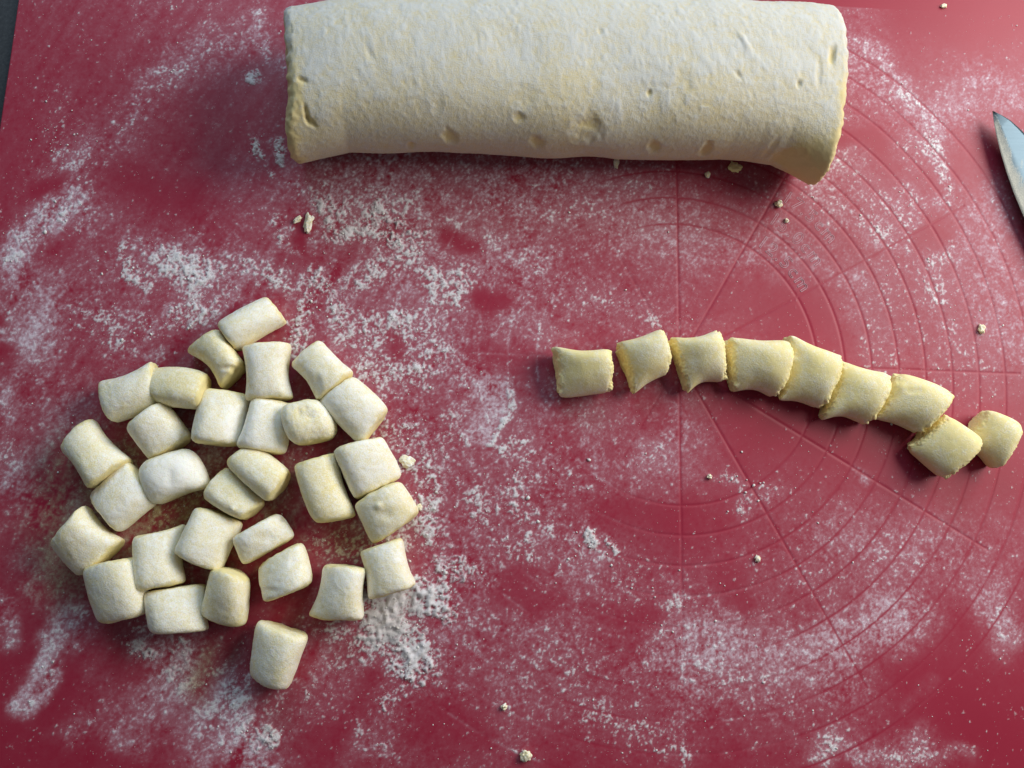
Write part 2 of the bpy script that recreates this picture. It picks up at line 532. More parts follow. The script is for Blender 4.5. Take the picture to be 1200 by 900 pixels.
    # flour fills the grooves on the left and lower side, is knocked out of them on the right
    side = sstep(0.02, -0.03, dx + 0.35 * np.abs(dy)) * 0.9 + 0.9 * sstep(-0.06, -0.11, dy) * sstep(0.06, 0.0, np.abs(dx))
    side = np.clip(side + 0.15 * n40, 0, 1)
    film = film * (1 - 0.92 * line * (1 - side)) + 0.22 * line * side * np.clip(0.6 + 0.5 * n5, 0, 1.4)
    grain = grain * (1 - 0.8 * line * (1 - side)) + 0.06 * bank * (grain > .15) + 0.14 * line * side * np.clip(0.4 + 0.7 * n5, 0, 2)

    clump = 0.12 * n5 + 0.10 * n2 + 0.10 * n14 + 0.05 * nst
    amp = np.clip(grain * 2.2, 0.25, 1.0)
    gv = grain - 0.57 + amp * clump + 0.23 * n1 + 0.14 * n1b
    g = np.clip(gv * 1.7, 0, 1)
    dust = np.clip(film * 0.75 - 0.27 + 0.20 * n1 + 0.11 * n1b + 0.08 * n2 + 0.10 * nst, 0, 0.8) * sstep(0.03, 0.30, film)
    f = np.clip(0.62 * dust + 0.62 * film * (0.92 + 0.11 * n14 + 0.07 * n5 + 0.10 * n2 + 0.17 * nst + 0.15 * n1b + 0.17 * n1), 0, 0.92)
    for a_ in (g, f):                     # the wide cells beyond the picture stay clean
        a_[:5] = 0
        a_[-6:] = 0
        a_[:, -5:] = 0
    # yellow dough dust among the pieces, with brown shade and bounced light painted in
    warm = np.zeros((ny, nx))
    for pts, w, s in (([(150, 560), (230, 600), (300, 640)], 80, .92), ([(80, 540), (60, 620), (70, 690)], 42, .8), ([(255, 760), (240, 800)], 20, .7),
                      ([(390, 630), (410, 640)], 36, .75), ([(330, 690), (340, 560)], 26, .6), ([(240, 150), (280, 150)], 50, .35)):  # last patch paints the roll's shade beyond its left end
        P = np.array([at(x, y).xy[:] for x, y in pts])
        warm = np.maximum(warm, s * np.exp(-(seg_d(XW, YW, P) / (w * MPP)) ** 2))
    heap = np.clip(fblur(np.clip(grain - 0.45, 0, 1), 2, 2), 0, 1)
    fade = np.clip(sstep(-0.05, 0.01, dx) * (0.35 + 0.65 * sstep(-0.13, -0.08, dy)), 0.22, 1)
    Z = -0.00020 * line * fade + g * (0.00010 + 0.0009 * heap * np.clip(0.7 + 0.5 * n2 + 0.25 * n1b, 0, 2.4)) + n40 * 0.00012
    idx = np.arange(ny * nx).reshape(ny, nx)
    quads = np.stack([idx[:-1, :-1], idx[:-1, 1:], idx[1:, 1:], idx[1:, :-1]], -1).reshape(-1, 4)
    top = np.stack([X, Y, Z], -1).reshape(-1, 3)
    # skirt and underside: a real thickness of just under a millimetre
    loop = np.concatenate([idx[0, :], idx[1:, -1], idx[-1, -2::-1], idx[-2:0:-1, 0]])
    low = top[loop].copy()
    low[:, 2] = -0.0012
    base = len(top)
    n = len(loop)
    a = np.arange(n)
    b = (a + 1) % n
    skirt = np.stack([loop[b], loop[a], base + a, base + b], -1)
    co = np.concatenate([top, low])
    pad = np.zeros(n)
    me = mesh_np('baking_mat', co, [quads, skirt], {
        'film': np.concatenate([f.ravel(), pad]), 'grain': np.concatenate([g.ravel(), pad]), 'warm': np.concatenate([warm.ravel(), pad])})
    o = link('baking_mat', me, MAT_RED)
    tag(o, 'red silicone baking mat with moulded measuring circles, dusted with flour', 'baking mat')
    return o, X, Y, Z, grain, g


mat_obj, GX, GY, GZ, GRAIN, GCOV = build_baking_mat()


# sizes moulded beside the circles
def size_lettering():
    cos, fcs, off = [], [], 0
    dg = None
    for text, r, a0 in (('12.5cm', 0.0625 + 0.0030, 57.0), ('15.0cm', 0.075 + 0.0030, 58.0), ('17.5cm', 0.0875 + 0.0030, 58.0)):
        ang = math.radians(a0) + RING_ROT
        for ch in text:
            cu = bpy.data.curves.new('size_lettering', 'FONT')
            cu.body = ch
            cu.size = 0.0088
            cu.align_x = 'CENTER'
            cu.fill_mode = 'NONE'
            cu.bevel_depth = 0.00012
            cu.bevel_resolution = 0
            cu.resolution_u = 3
            ob = bpy.data.objects.new('size_lettering', cu)
            COL.objects.link(ob)
            dg = bpy.context.evaluated_depsgraph_get()
            me = bpy.data.meshes.new_from_object(ob.evaluated_get(dg))
            adv = {'.': 0.0030, '1': 0.0048, 'm': 0.0072}.get(ch, 0.0052)
            ang -= adv / 2 / r
            M = Matrix.Translation((RING_C[0] + r * math.cos(ang), RING_C[1] + r * math.sin(ang), 0.0001)) @ Matrix.Rotation(ang - math.pi / 2, 4, 'Z')
            ang -= adv / 2 / r
            for v in me.vertices:
                cos.append((M @ v.co)[:])
            for p in me.polygons:
                fcs.append([off + i for i in p.vertices])
            off += len(me.vertices)
            bpy.data.objects.remove(ob)
            bpy.data.curves.remove(cu)
            bpy.data.meshes.remove(me)
    me = bpy.data.meshes.new('size_lettering')
    me.from_pydata(cos, [], fcs)
    for nm, v in (('film', 0.8), ('grain', 0.0), ('warm', 0.0)):
        a = me.attributes.new(nm, 'FLOAT', 'POINT')
        a.data.foreach_set('value', np.full(len(cos), v, np.float32))
    import bmesh
    bm = bmesh.new()
    bm.from_mesh(me)
    bmesh.ops.recalc_face_normals(bm, faces=bm.faces)
    bm.to_mesh(me)
    bm.free()
    o = link('size_lettering', me, MAT_RED, mat_obj)


size_lettering()


# ------------------------------------------------------------------ dough pieces
def cube_sphere(nu, nv, nw):
    """points on the surface of the unit cube, welded, with quads"""
    pts, faces, key = [], [], {}

    def grid(n1, n2, fn):
        def vid(p):
            k = (round(p[0], 5), round(p[1], 5), round(p[2], 5))
            if k not in key:
                key[k] = len(pts)
                pts.append(p)
            return key[k]
        ids = [[vid(fn(-1 + 2 * i / n1, -1 + 2 * j / n2)) for j in range(n2 + 1)] for i in range(n1 + 1)]
        for i in range(n1):
            for j in range(n2):
                faces.append((ids[i][j], ids[i + 1][j], ids[i + 1][j + 1], ids[i][j + 1]))
    grid(nu, nv, lambda a, b: (a, b, 1.0))
    grid(nv, nu, lambda b, a: (a, b, -1.0))
    grid(nw, nu, lambda c, a: (a, 1.0, c))
    grid(nu, nw, lambda a, c: (a, -1.0, c))
    grid(nv, nw, lambda b, c: (1.0, b, c))
    grid(nw, nv, lambda c, b: (-1.0, b, c))
    return np.array(pts), np.array(faces)


CUBE_P, CUBE_F = cube_sphere(34, 34, 18)
FINE_P, FINE_F = cube_sphere(60, 60, 26)


def spread(t):
    return np.sign(t) * np.abs(t) ** 0.9


def dough_piece(corners, bulge, height, seed, floury, rough, zs=0.006, n_a=9.0, m_bz=2.3, lift=0.0, tip=(0, 0), droop=0.20, bare_ends=0.5, ex=1.085, cube=None, dents=(), dust=()):
    """corners: a-end pair, then b-end pair (photograph pixels); bulge: (a-end, right side, b-end, left side) as a part of the edge length.
    The first and third edges are knife cuts, the other two the rolled barrel."""
    c = np.array([at(x, y, zs + lift).xy[:] for x, y in corners])
    cen = c.mean(0)
    P = CUBE_P if cube is None else cube
    a, b, z = P[:, 0], P[:, 1], P[:, 2]
    a, b = np.sin(a * math.pi / 2 * 0.98) / math.sin(math.pi / 2 * .98) * 0.4 + a * 0.6, np.sin(b * math.pi / 2) * 0.4 + b * 0.6
    rbz = (np.abs(b) ** m_bz + np.abs(z) ** m_bz) ** (1 / m_bz)
    rr = (rbz ** n_a + np.abs(a) ** n_a) ** (1 / n_a)
    a, b, z = a / rr, b / rr, z / rr
    inf = np.maximum(np.abs(a), 0)
    # knife pressed the ends flatter and wider
    z = np.where(z > 0, z * (1 - droop * np.abs(a) ** 2.1), z)
    # bilinear quad, corners slightly pushed out to make up for the rounding
    q = cen + (c - cen) * ex
    u, v = (a + 1) / 2, (b + 1) / 2
    w00, w01, w11, w10 = (1 - u) * (1 - v), (1 - u) * v, u * v, u * (1 - v)
    # order: corner0 = (a-, b-), corner1 = (a-, b+), corner2 = (a+, b+), corner3 = (a+, b-)
    xy = w00[:, None] * q[0] + w01[:, None] * q[1] + w11[:, None] * q[2] + w10[:, None] * q[3]

    def edge_n(p, r):
        d = r - p
        nrm = np.array([d[1], -d[0]])
        mid = (p + r) / 2 - cen
        if nrm @ mid < 0:
            nrm = -nrm
        return nrm                      # length = edge length
    for (i, j, amt, par, wgt) in ((0, 1, bulge[0], b, np.clip(-a, 0, 1)), (1, 2, bulge[1], a, np.clip(b, 0, 1)),
                                  (2, 3, bulge[2], b, np.clip(a, 0, 1)), (3, 0, bulge[3], a, np.clip(-b, 0, 1))):
        nrm = edge_n(q[i], q[j])
        xy = xy + nrm * ((amt - 0.03) * (1 - par ** 2) * wgt ** 1.3)[:, None]
    H = height / 2
    zz = z * H
    zz = np.where(zz < 0, np.maximum(zz * 1.25, -0.8 * H) * (1 - 0.08 * (1 - np.abs(a))), zz)
    zz = zz + 0.82 * H
    zz = zz * (1 + tip[0] * a + tip[1] * b) + lift
    co = np.concatenate([xy, zz[:, None]], 1)
    pl = np.concatenate([(xy - cen), zz[:, None]], 1) + seed * 0.37
    ctr = np.array([cen[0], cen[1], 0.4 * height])
    nd = co - ctr
    nd /= np.linalg.norm(nd, axis=1)[:, None]
    nd[:, 2] *= np.where(zz < 0.001, 0, 1)
    disp = 0.00030 * fbm(pl, 95, 2, seed) + 0.00010 * (1 - 0.75 * rough) * fbm(pl, 700, 2, seed + 9)
    rim = sstep(0.72, 1.0, np.abs(a))
    cnr = rim * sstep(0.45, 0.8, np.abs(b))
    disp = disp + rough * rim * (0.0005 * fbm(pl, 190, 2, seed + 5) + 0.00038 * fbm(pl, 1300, 2, seed + 3))
    disp = disp + rough * cnr * 0.0015 * np.clip(fbm(pl, 420, 2, seed + 45), -0.3, 1.2)
    disp = disp + (1 - rough) * 0.00025 * rim * fbm(pl, 300, 2, seed + 5)
    co = co + nd * disp[:, None]
    for (x, y, rx, ry, dep) in dents:
        w = at(x, y, lift + height * .85)
        k = np.exp(-((((co[:, 0] - w.x) / (rx * 0.00034)) ** 2 + ((co[:, 1] - w.y) / (ry * 0.00034)) ** 2) ** 1.3)) * (z > 0)
        co = co - nd * (k * dep * 0.001)[:, None]
    co[:, 2] = np.maximum(co[:, 2], 0.0)
    fl = floury + 0.16 * fbm(pl, 130, 3, seed + 21) + 0.16 * fbm(pl, 700, 2, seed + 31)
    for (x, y, rx, ry, am) in dust:
        w = at(x, y, lift + height * .8)
        fl = fl + am * np.exp(-((((co[:, 0] - w.x) / (rx * 0.00034)) ** 2 + ((co[:, 1] - w.y) / (ry * 0.00034)) ** 2) ** 1.2)) * (z > -0.1)
    fl = fl - 0.22 * sstep(0.25, -0.35, z)
    fl = fl - bare_ends * sstep(0.80, 0.98, np.abs(a)) * (z < 0.75)
    fl = np.clip(fl, 0, 1)
    origin = np.array([cen[0], cen[1], lift])
    return co - origin, fl, origin


def add_piece(name, mat, label, cat, group, *args, **kw):
    co, fl, org = dough_piece(*args, **kw)
    me = mesh_np(name, co, [FINE_F if kw.get('cube') is not None else CUBE_F], {'flour': fl})
    o = link(name, me, mat, None, org)
    tag(o, label, cat, group)
    return o


GP = 'rolled gnocchi in the floured pile'
# corners: first pair and second pair are the two cut ends; bulges in the same order of edges
PILE = [
    # (corners, bulges, height, flour, kw, label)
    ([(119, 446), (133, 494), (187, 474), (178, 424)], (.05, .04, .03, -.10), .0150, .62, {}, 'oblong floured gnocchi at the upper left, its right end under a smooth yellow barrel-shaped one'),
    ([(175, 433), (188, 473), (236, 478), (243, 440)], (.10, .06, .02, .10), .0150, .30, {'lift': .002}, 'smooth yellowish barrel-shaped gnocchi resting against the right end of the oblong upper left one'),
    ([(219, 413), (257, 388), (286, 427), (258, 455)], (.03, .03, .04, -.13), .0155, .32, {'dents': [(272, 432, 14, 3, .9), (262, 405, 5, 5, -.3)]}, 'pointed yellowish gnocchi tucked under the lower left of the topmost piece'),
    ([(154, 504), (193, 474), (222, 511), (176, 538)], (.05, .05, .05, .04), .0152, .62, {}, 'floured gnocchi just below the smooth yellow barrel, with a dark gap on its right'),
    ([(109, 491), (74, 529), (107, 572), (153, 538)], (.08, -.06, .06, -.07), .0160, .52, {}, 'large smooth gnocchi at the upper left edge of the pile, below the oblong one'),
    ([(240, 460), (291, 465), (279, 520), (229, 517)], (.05, .03, .04, .03), .0160, .62, {'dust': [(270, 495, 8, 22, .6)]}, 'squarish gnocchi with a bright white streak of flour, left of a dull grey slanted one'),
    ([(165, 545), (223, 524), (246, 573), (184, 595)], (.03, .05, -.10, .07), .0155, .80, {'n_a': 4.0, 'dust': [(208, 556, 22, 16, .5)], 'dents': [(212, 552, 9, 12, -.5), (200, 560, 4, 9, .4)]}, 'gnocchi caked with a thick grey-white patch of flour in the left half of the pile'),
    ([(151, 542), (181, 588), (140, 622), (107, 580)], (.03, .03, .03, .03), .0148, .72, {}, 'evenly grey-floured gnocchi wedged between the two pieces of the left edge'),
    ([(102, 593), (64, 636), (92, 674), (144, 632)], (-.05, .05, .06, -.10), .0155, .55, {}, 'leftmost gnocchi of the pile, waisted on its upper right side'),
    ([(101, 668), (160, 654), (173, 716), (116, 728)], (.04, .06, .05, .05), .0165, .58, {}, 'plump gnocchi at the lower left corner of the pile'),
    ([(158, 629), (216, 616), (216, 681), (164, 690)], (-.03, -.10, .03, .02), .0155, .66, {}, 'gnocchi with a curved-in right side, just above the two bottom left pieces'),
    ([(231, 596), (282, 614), (257, 668), (209, 647)], (.05, .02, .03, .02), .0155, .62, {}, 'gnocchi with a shaded bare lower right face, in the lower middle of the pile'),
    ([(173, 696), (239, 687), (242, 738), (181, 739)], (.05, -.06, .03, .04), .0150, .70, {}, 'oblong floured gnocchi in the bottom row, overlapped by a cone-shaped one'),
    ([(250, 669), (290, 680), (285, 732), (233, 720)], (.14, .08, .05, .00), .0165, .42, {}, 'cone-shaped yellowish gnocchi with a narrow top in the bottom row of the pile'),
    ([(276, 630), (324, 603), (342, 630), (287, 661)], (.02, .08, .02, .06), .0140, .72, {'dents': [(331, 608, 5, 3, .8), (310, 630, 10, 6, .5)]}, 'small blocky gnocchi touching the top of a rounder piece in the lower middle'),
    ([(304, 664), (352, 637), (364, 682), (312, 703)], (.05, .09, .05, .06), .0155, .60, {'dents': [(316, 693, 12, 4, .6), (345, 660, 6, 8, .4)]}, 'rounded gnocchi right below the small blocky one in the lower middle'),
    ([(379, 664), (429, 668), (426, 724), (361, 721)], (.05, -.06, .04, -.07), .0160, .66, {}, 'gnocchi with flared lower corners at the lower right of the pile'),
    ([(423, 648), (471, 632), (487, 684), (432, 701)], (.02, -.05, .03, -.05), .0155, .62, {}, 'pillow-shaped gnocchi beside the heap of loose flour at the lower right'),
    ([(303, 729), (361, 746), (337, 805), (294, 789)], (.03, .03, .07, .05), .0165, .60, {'bare_ends': .2}, 'single gnocchi lying by itself below the pile'),
    ([(266, 548), (241, 583), (284, 608), (307, 588)], (.06, .06, .06, .06), .0145, .42, {'dents': [(274, 596, 3, 2.5, -.8), (262, 580, 8, 6, .4)]}, 'small bulging gnocchi, lower left one of the touching pair in the middle of the pile'),
    ([(267, 544), (297, 522), (338, 553), (315, 587)], (.06, .06, .08, .05), .0160, .48, {'lift': .001}, 'bulging gnocchi, upper right one of the touching pair in the middle of the pile'),
    ([(348, 548), (395, 534), (416, 602), (370, 610)], (.03, -.04, .05, .05), .0160, .40, {}, 'long smooth yellow gnocchi on the right side, left neighbour of two stacked floured ones'),
    ([(393, 529), (447, 514), (469, 558), (417, 584)], (.03, .05, .03, .03), .0158, .76, {}, 'squarish floured gnocchi on the right side, above a yellower one of the same size'),
    ([(417, 592), (468, 566), (489, 600), (438, 636)], (.06, .04, .05, .02), .0155, .50, {'dents': [(444, 593, 4, 3.5, -.9), (452, 603, 9, 6, .5)]}, 'smooth gnocchi at the right edge of the pile, with a small flour knob on top'),
    ([(259, 380), (279, 410), (333, 377), (310, 348)], (.04, .01, .04, .04), .0150, .68, {}, 'topmost gnocchi of the pile, a slanted oblong'),
    ([(285, 408), (341, 405), (343, 465), (289, 468)], (.00, -.09, .02, -.08), .0160, .72, {}, 'square gnocchi with pinched-in sides, below the topmost piece'),
    ([(341, 429), (376, 399), (414, 437), (373, 471)], (.03, -.02, .04, -.08), .0158, .60, {'dents': [(372, 452, 5, 12, .7), (400, 424, 7, 5, .5)]}, 'gnocchi with a notched lower left side at the upper right of the pile'),
    ([(376, 472), (415, 444), (453, 480), (423, 520)], (.02, .05, .02, .05), .0158, .72, {}, 'oblong floured gnocchi at the right edge, leaning on the lower side of the notched one'),
    ([(296, 469), (341, 473), (333, 529), (280, 522)], (.02, .03, .05, -.02), .0145, .82, {}, 'dull grey slanted gnocchi between the white-streaked piece and the one with a cracked face'),
    ([(331, 480), (376, 469), (394, 512), (346, 523)], (.06, .12, .03, .06), .0175, .52, {'n_a': 3.8, 'm_bz': 3.2, 'tip': (0, -.1), 'cube': FINE_P, 'dents': [(355, 486, 13, 9, .5), (350, 483, 3, 5, .45), (363, 489, 5, 3, .4), (358, 478, 3, 2.5, .4), (370, 481, 4, 2.5, -.4)]}, 'gnocchi standing on end with its cracked cut face showing on top'),
]
GR = 'freshly cut gnocchi in the curved row'
ROW = [
    ([(646, 405), (653, 466), (717, 460), (712, 409)], (-.04, .02, .02, -.07), .0158, .16, {'dents': [(652, 414, 4, 4, .9)]}, 'cut dough piece at the left end of the curved row, its upper left corner frayed'),
    ([(719, 401), (744, 463), (784, 438), (773, 386)], (-.02, -.05, .03, -.05), .0162, .22, {}, 'second cut dough piece from the left end of the row, leaning up to the right'),
    ([(782, 394), (806, 464), (849, 449), (836, 388)], (-.02, -.17, .05, -.10), .0160, .18, {}, 'third cut piece from the left row end, a ragged tuft on its upper right corner'),
    ([(853, 395), (860, 461), (909, 469), (920, 401)], (.04, -.16, .09, -.03), .0165, .20, {}, 'fourth and broadest cut piece from the left end of the row, arched underneath'),
    ([(920, 389), (914, 470), (961, 481), (981, 419)], (-.03, -.10, .04, -.04), .0162, .14, {'dents': [(933, 420, 4, 3, -.6), (928, 425, 3, 6, .8), (925, 400, 3, 5, .9)]}, 'fifth cut piece from the left row end, tall with a pointed upper left tip'),
    ([(980, 421), (962, 495), (1016, 500), (1036, 439)], (-.02, -.15, .06, -.05), .0162, .14, {}, 'sixth cut piece from the left row end, its lower edge notched'),
    ([(1046, 437), (1028, 491), (1077, 509), (1109, 465)], (.04, -.05, .03, .08), .0165, .14, {'dents': [(1072, 458, 9, 4, .35), (1058, 452, 6, 6, -.5)]}, 'seventh cut dough piece, its lower right touching the diamond-shaped one'),
    ([(1104, 485), (1068, 525), (1107, 562), (1143, 518)], (.02, .03, .03, .03), .0160, .10, {'lift': .001}, 'diamond-shaped cut dough piece, lowest of the row'),
    ([(1152, 479), (1137, 518), (1168, 555), (1190, 500)], (.02, -.05, .02, .06), .0150, .12, {'n_a': 5.0}, 'last cut dough piece at the right end of the row, rounded at the top'),
]
TIPS = random.Random(5)
for i, (c, bu, h, fl, kw, lab) in enumerate(PILE):
    kw.setdefault('tip', (TIPS.uniform(-.2, .2), TIPS.uniform(-.2, .2)))
    bu = tuple(v * .8 if v < 0 else v for v in bu)
    add_piece('gnocchi', M_PILE, lab, 'gnocchi', GP, c, bu, h * 1.2, 11 + i * 7, fl, 0.12, zs=.0075, **kw)
for i, (c, bu, h, fl, kw, lab) in enumerate(ROW):
    add_piece('gnocchi', M_ROW, lab, 'gnocchi', GR, c, bu, h * 1.12, 400 + i * 7, fl + .06, 1.0, n_a=kw.pop('n_a', 6.5), zs=.007, droop=.27, bare_ends=.3, ex=1.02, cube=FINE_P, tip=kw.pop('tip', (.20, -.20)), **kw)


# ------------------------------------------------------------------ dough roll
def dough_roll():
    zs = 0.021
    FAR = 10
    H = 0.044
    # outline in photograph pixels at the widest height
    near = [(345, 198), (352, 198), (375, 192), (410, 184), (450, 184), (500, 184), (560, 184), (620, 187), (680, 190), (720, 192), (780, 191),
            (840, 190), (870, 192), (900, 197), (925, 208), (945, 219), (951, 219)]
    far = [(x, y + FAR) for x, y in [(334, 7), (420, -1), (520, -6), (640, -8), (760, -6), (880, 0), (960, 5), (975, 7)]]
    NW = np.array([at(x, y, 0.012).xy[:] for x, y in near])
    FW = np.array([at(x, y, zs).xy[:] for x, y in far])
    ns, nt_ = 420, 260
    s = np.linspace(0, 1, ns)
    sn = (NW[:, 0] - NW[0, 0]) / (NW[-1, 0] - NW[0, 0])
    sf = (FW[:, 0] - FW[0, 0]) / (FW[-1, 0] - FW[0, 0])
    th = np.linspace(0, 2 * math.pi, nt_, endpoint=False)
    # denser where the camera looks (near side and top)
    S, T = np.meshgrid(s, th, indexing='ij')
    ct, st = np.cos(T), np.sin(T)
    e = 2.0 / 2.5
    bb = np.sign(ct) * np.abs(ct) ** e          # +1 far, -1 near
    zz = np.sign(st) * np.abs(st) ** e
    # the two ends: left and right outline as functions of bb
    lx = np.interp(bb, [-1, -.8, -.4, .2, .7, 1], [at(346, 196, .012).x, at(341, 180, .02).x, at(338, 130, .04).x, at(334, 60, .045).x, at(334, 20, .035).x, at(337, 4, zs).x])
    rx = np.interp(bb, [-1, -.8, -.5, 0, .5, .8, 1], [at(952, 219, .010).x, at(961, 200, .018).x, at(986, 150, .036).x, at(998, 80, .043).x, at(993, 35, .040).x, at(978, 10, .03).x, at(968, 4, zs).x])
    X = lx + (rx - lx) * S
    yn = np.interp(S, sn, NW[:, 1])
    yf = np.interp(S, sf, FW[:, 1])
    mid = (yn + yf) / 2
    Y = mid + bb * (yf - yn) / 2
    hs = 1 - 0.10 * np.abs(2 * S - 1) ** 6
    Z = np.where(zz > 0, zz * hs * (H - zs), zz * zs)
    # the underside of the near edge hangs over the mat in the middle and touches it at the corners
    endk = np.maximum(sstep(0.10, 0.0, S), sstep(0.87, 1.0, S))
    Z = Z + zs
    P = np.stack([X, Y, Z], -1).reshape(-1, 3)
    bbf, zzf, Sf = bb.ravel(), zz.ravel(), S.ravel()
    # round the rims of the ends
    d_end = np.minimum(Sf, 1 - Sf) * 0.22
    cy = (np.interp(Sf, sn, NW[:, 1]) + np.interp(Sf, sf, FW[:, 1])) / 2
    rr = np.clip(1 - d_end / 0.0028, 0, 1)
    k = 1 - 0.035 * rr ** 2.5
    P[:, 1] = cy + (P[:, 1] - cy) * k
    P[:, 2] = zs + (P[:, 2] - zs) * (1 - 0.075 * rr ** 2.2)
    nrm = np.stack([np.zeros_like(bbf), bbf, zzf], 1)
    nrm /= np.linalg.norm(nrm, axis=1)[:, None] + 1e-9
    # wrinkled flour crust on the upper part, smooth skin below
    upper = sstep(-0.75, -0.05, bbf + 0.25 * fbm(P, 25, 3, 3))
    stretch = P * np.array([1.0, 0.9, 1.0])
    crust = fbm(stretch, 520, 3, 51, .65)
    disp = 0.0010 * fbm(P, 28, 2, 2) + 0.00012 * crust * (0.25 + 0.75 * upper * sstep(-0.9, 0.6, fbm(P, 45, 2, 19))) + 0.00008 * fbm(P, 1300, 2, 77)
    cl = np.clip(fbm(P * np.array([1.0, 0.8, 1.0]), 320, 4, 52, .65), -0.3, 1.2)
    band = sstep(0.50, 0.80, zzf) * sstep(-0.6, 0.5, fbm(P, 30, 2, 29) + 0.5)
    disp = disp + 0.00012 * cl * band
    # folds running down from the top
    fold = fbm(P * np.array([1.0, 0.25, 0.4]) + np.array([0, 0, 0]) + 0.3 * P[:, [1]] * np.array([1, 0, 0]), 120, 3, 88)
    disp = disp + 0.00022 * np.clip(fold, 0, 1) * upper * sstep(-0.1, 0.5, fbm(P, 22, 2, 90))
    fl = 0.52 + 0.30 * upper + 0.10 * fbm(P, 40, 3, 61) + 0.16 * crust * upper + 0.12 * fbm(P, 400, 2, 66)
    fl = fl + band * (0.30 * cl - 0.02)
    # dents, pits and cracks  (x, y, rx, ry, angle, depth mm, bare)
    top = P[:, 2] > zs * 0.3
    hz = {}

    def surf(x, y):
        """nearest roll vertex seen at pixel (x, y)"""
        d = np.array((ROT @ Vector(((x - 600) / FPX, -(y - 450) / FPX, -1.0)))[:])
        c = np.array([0, 0, CAM_H])
        v = P - c
        tt = v @ d / (d @ d)
        dist = np.linalg.norm(v - tt[:, None] * d, axis=1)
        i = np.argsort(dist)[:40]
        return P[i[np.argmin(tt[i])]]
    DENTS = [(688, 156, 20, 10, 0, 1.1, .15), (690, 150, 16, 4, 3, .6, .3), (515, 128, 7, 9, 20, 0.5, .1), (497, 122, 8, 12, 0, 0.2, .3), (480, 172, 5, 3, 0, 1.1, .8), (529, 163, 9, 4, 10, 1.2, .7),
             (610, 140, 8, 4, 0, 0.9, .7), (630, 169, 9, 4, 8, 1.0, .8), (768, 177, 9, 4, 10, 1.2, .8), (828, 178, 7, 6, 0, 1.4, .7),
             (766, 107, 3, 4, 0, 1.1, .7), (940, 95, 4, 6, 20, 1.6, .6), (982, 60, 5, 14, 15, 2.0, 1.0), (707, 31, 5, 4, 40, .8, .4), (356, 138, 3, 9, -15, 1.7, 1.0),
             (363, 146, 8, 3, 30, 1.6, 1.0), (351, 90, 6, 3, 15, 1.4, 1.0), (866, 83, 8, 3, 45, .9, .1), (875, 45, 4, 16, -28, -.9, 0), (925, 190, 20, 6, -5, .9, .9),
             (615, 108, 16, 12, 0, .5, .25), (800, 100, 14, 20, 10, .6, .25), (905, 178, 4, 9, 30, .6, .2), (965, 75, 4, 20, 5, .7, .1), (430, 60, 4, 12, -20, .5, 0)]
    disp_v = np.zeros(len(P))
    for (x, y, rx_, ry_, an, dep, bare) in DENTS:
        p = surf(x, y)
        sc = (CAM_H - p[2]) / FPX
        q = P - p
        near_ = np.linalg.norm(q, axis=1) < max(rx_, ry_) * sc * 2.6
        # image-plane aligned local axes on the surface
        n = nrm[np.argmin(np.linalg.norm(q, axis=1))]
        ax = np.array([1.0, 0, 0])
        ay = np.cross(n, ax)
        fy = max(abs(n[2]), 0.35)
        ca, sa = math.cos(math.radians(an)), math.sin(math.radians(an))
        u0, v0 = q @ ax / sc, -(q @ ay) / sc * fy
        u = (u0 * ca + v0 * sa) / rx_
        v = (-u0 * sa + v0 * ca) / ry_
        rad = np.sqrt(u * u + v * v) + 0.22 * fbm(P, 420, 3, int(x))
        kk = np.where(near_, np.exp(-(np.clip(rad, 0, 5) ** 3.2)), 0)
        rim = np.where(near_, np.exp(-((rad - 1.25) / 0.28) ** 2), 0)
        dep = dep * 0.6
        disp_v -= dep * 0.001 * kk - 0.16 * dep * 0.001 * rim
        fl -= bare * kk * 0.7
    disp = disp + disp_v
    # bare yellow dough along the cut ends
    endr = np.maximum(sstep(0.035, 0.006, Sf + 0.008 * fbm(P, 200, 2, 5)) * sstep(.5, -.3, bbf), sstep(0.972, 0.997, Sf + 0.006 * fbm(P, 200, 2, 6)) * sstep(0.5, -0.4, bbf))
    corner = sstep(0.90, 0.98, Sf) * sstep(-0.70, -0.95, bbf)
    fl = fl - 0.7 * np.maximum(endr, corner)
    disp = disp + 0.00025 * endr * fbm(P, 600, 2, 15)
    P = P + nrm * disp[:, None]
    P[:, 0] += (0.0006 * fbm(P, 350, 3, 33) * (rr > 0.2))
    P[:, 2] = np.maximum(P[:, 2], 0.0006)
    fl = np.clip(fl, 0, 1)
    idx = np.arange(ns * nt_).reshape(ns, nt_)
    nxt = np.roll(idx, -1, 1)
    quads = np.stack([idx[:-1], nxt[:-1], nxt[1:], idx[1:]], -1).reshape(-1, 4)
    # end faces: rings shrinking to the middle, a shallow spiral of the rolled sheet
    co, fa, faces = [P], [fl], [quads]
    base = len(P)
    for end, ring, sgn in ((0, idx[0], -1), (1, idx[-1], 1)):
        prev = ring
        c = P[ring].mean(0)
        for j, kq in enumerate((0.93, 0.8, 0.64, 0.46, 0.28, 0.1)):
            R = c + (P[ring] - c) * kq
            R[:, 0] += sgn * (0.0012 * (1 - kq) + 0.0006 * np.sin(j * 2.4 + th))
            cur = base + np.arange(nt_)
            base += nt_
            co.append(R)
            fa.append(np.full(nt_, 0.05))
            a, b2 = prev, np.roll(prev, -1)
            c1, d1 = cur, np.roll(cur, -1)
            q = np.stack([a, b2, d1, c1], -1)
            faces.append(q if sgn > 0 else q[:, ::-1])
            prev = cur
        faces_c = prev[None, :] if sgn > 0 else prev[None, ::-1]
        faces.append(faces_c)
    co = np.concatenate(co)
    fa = np.concatenate(fa)
    org = np.array([co[:, 0].mean(), co[:, 1].mean(), 0.0])
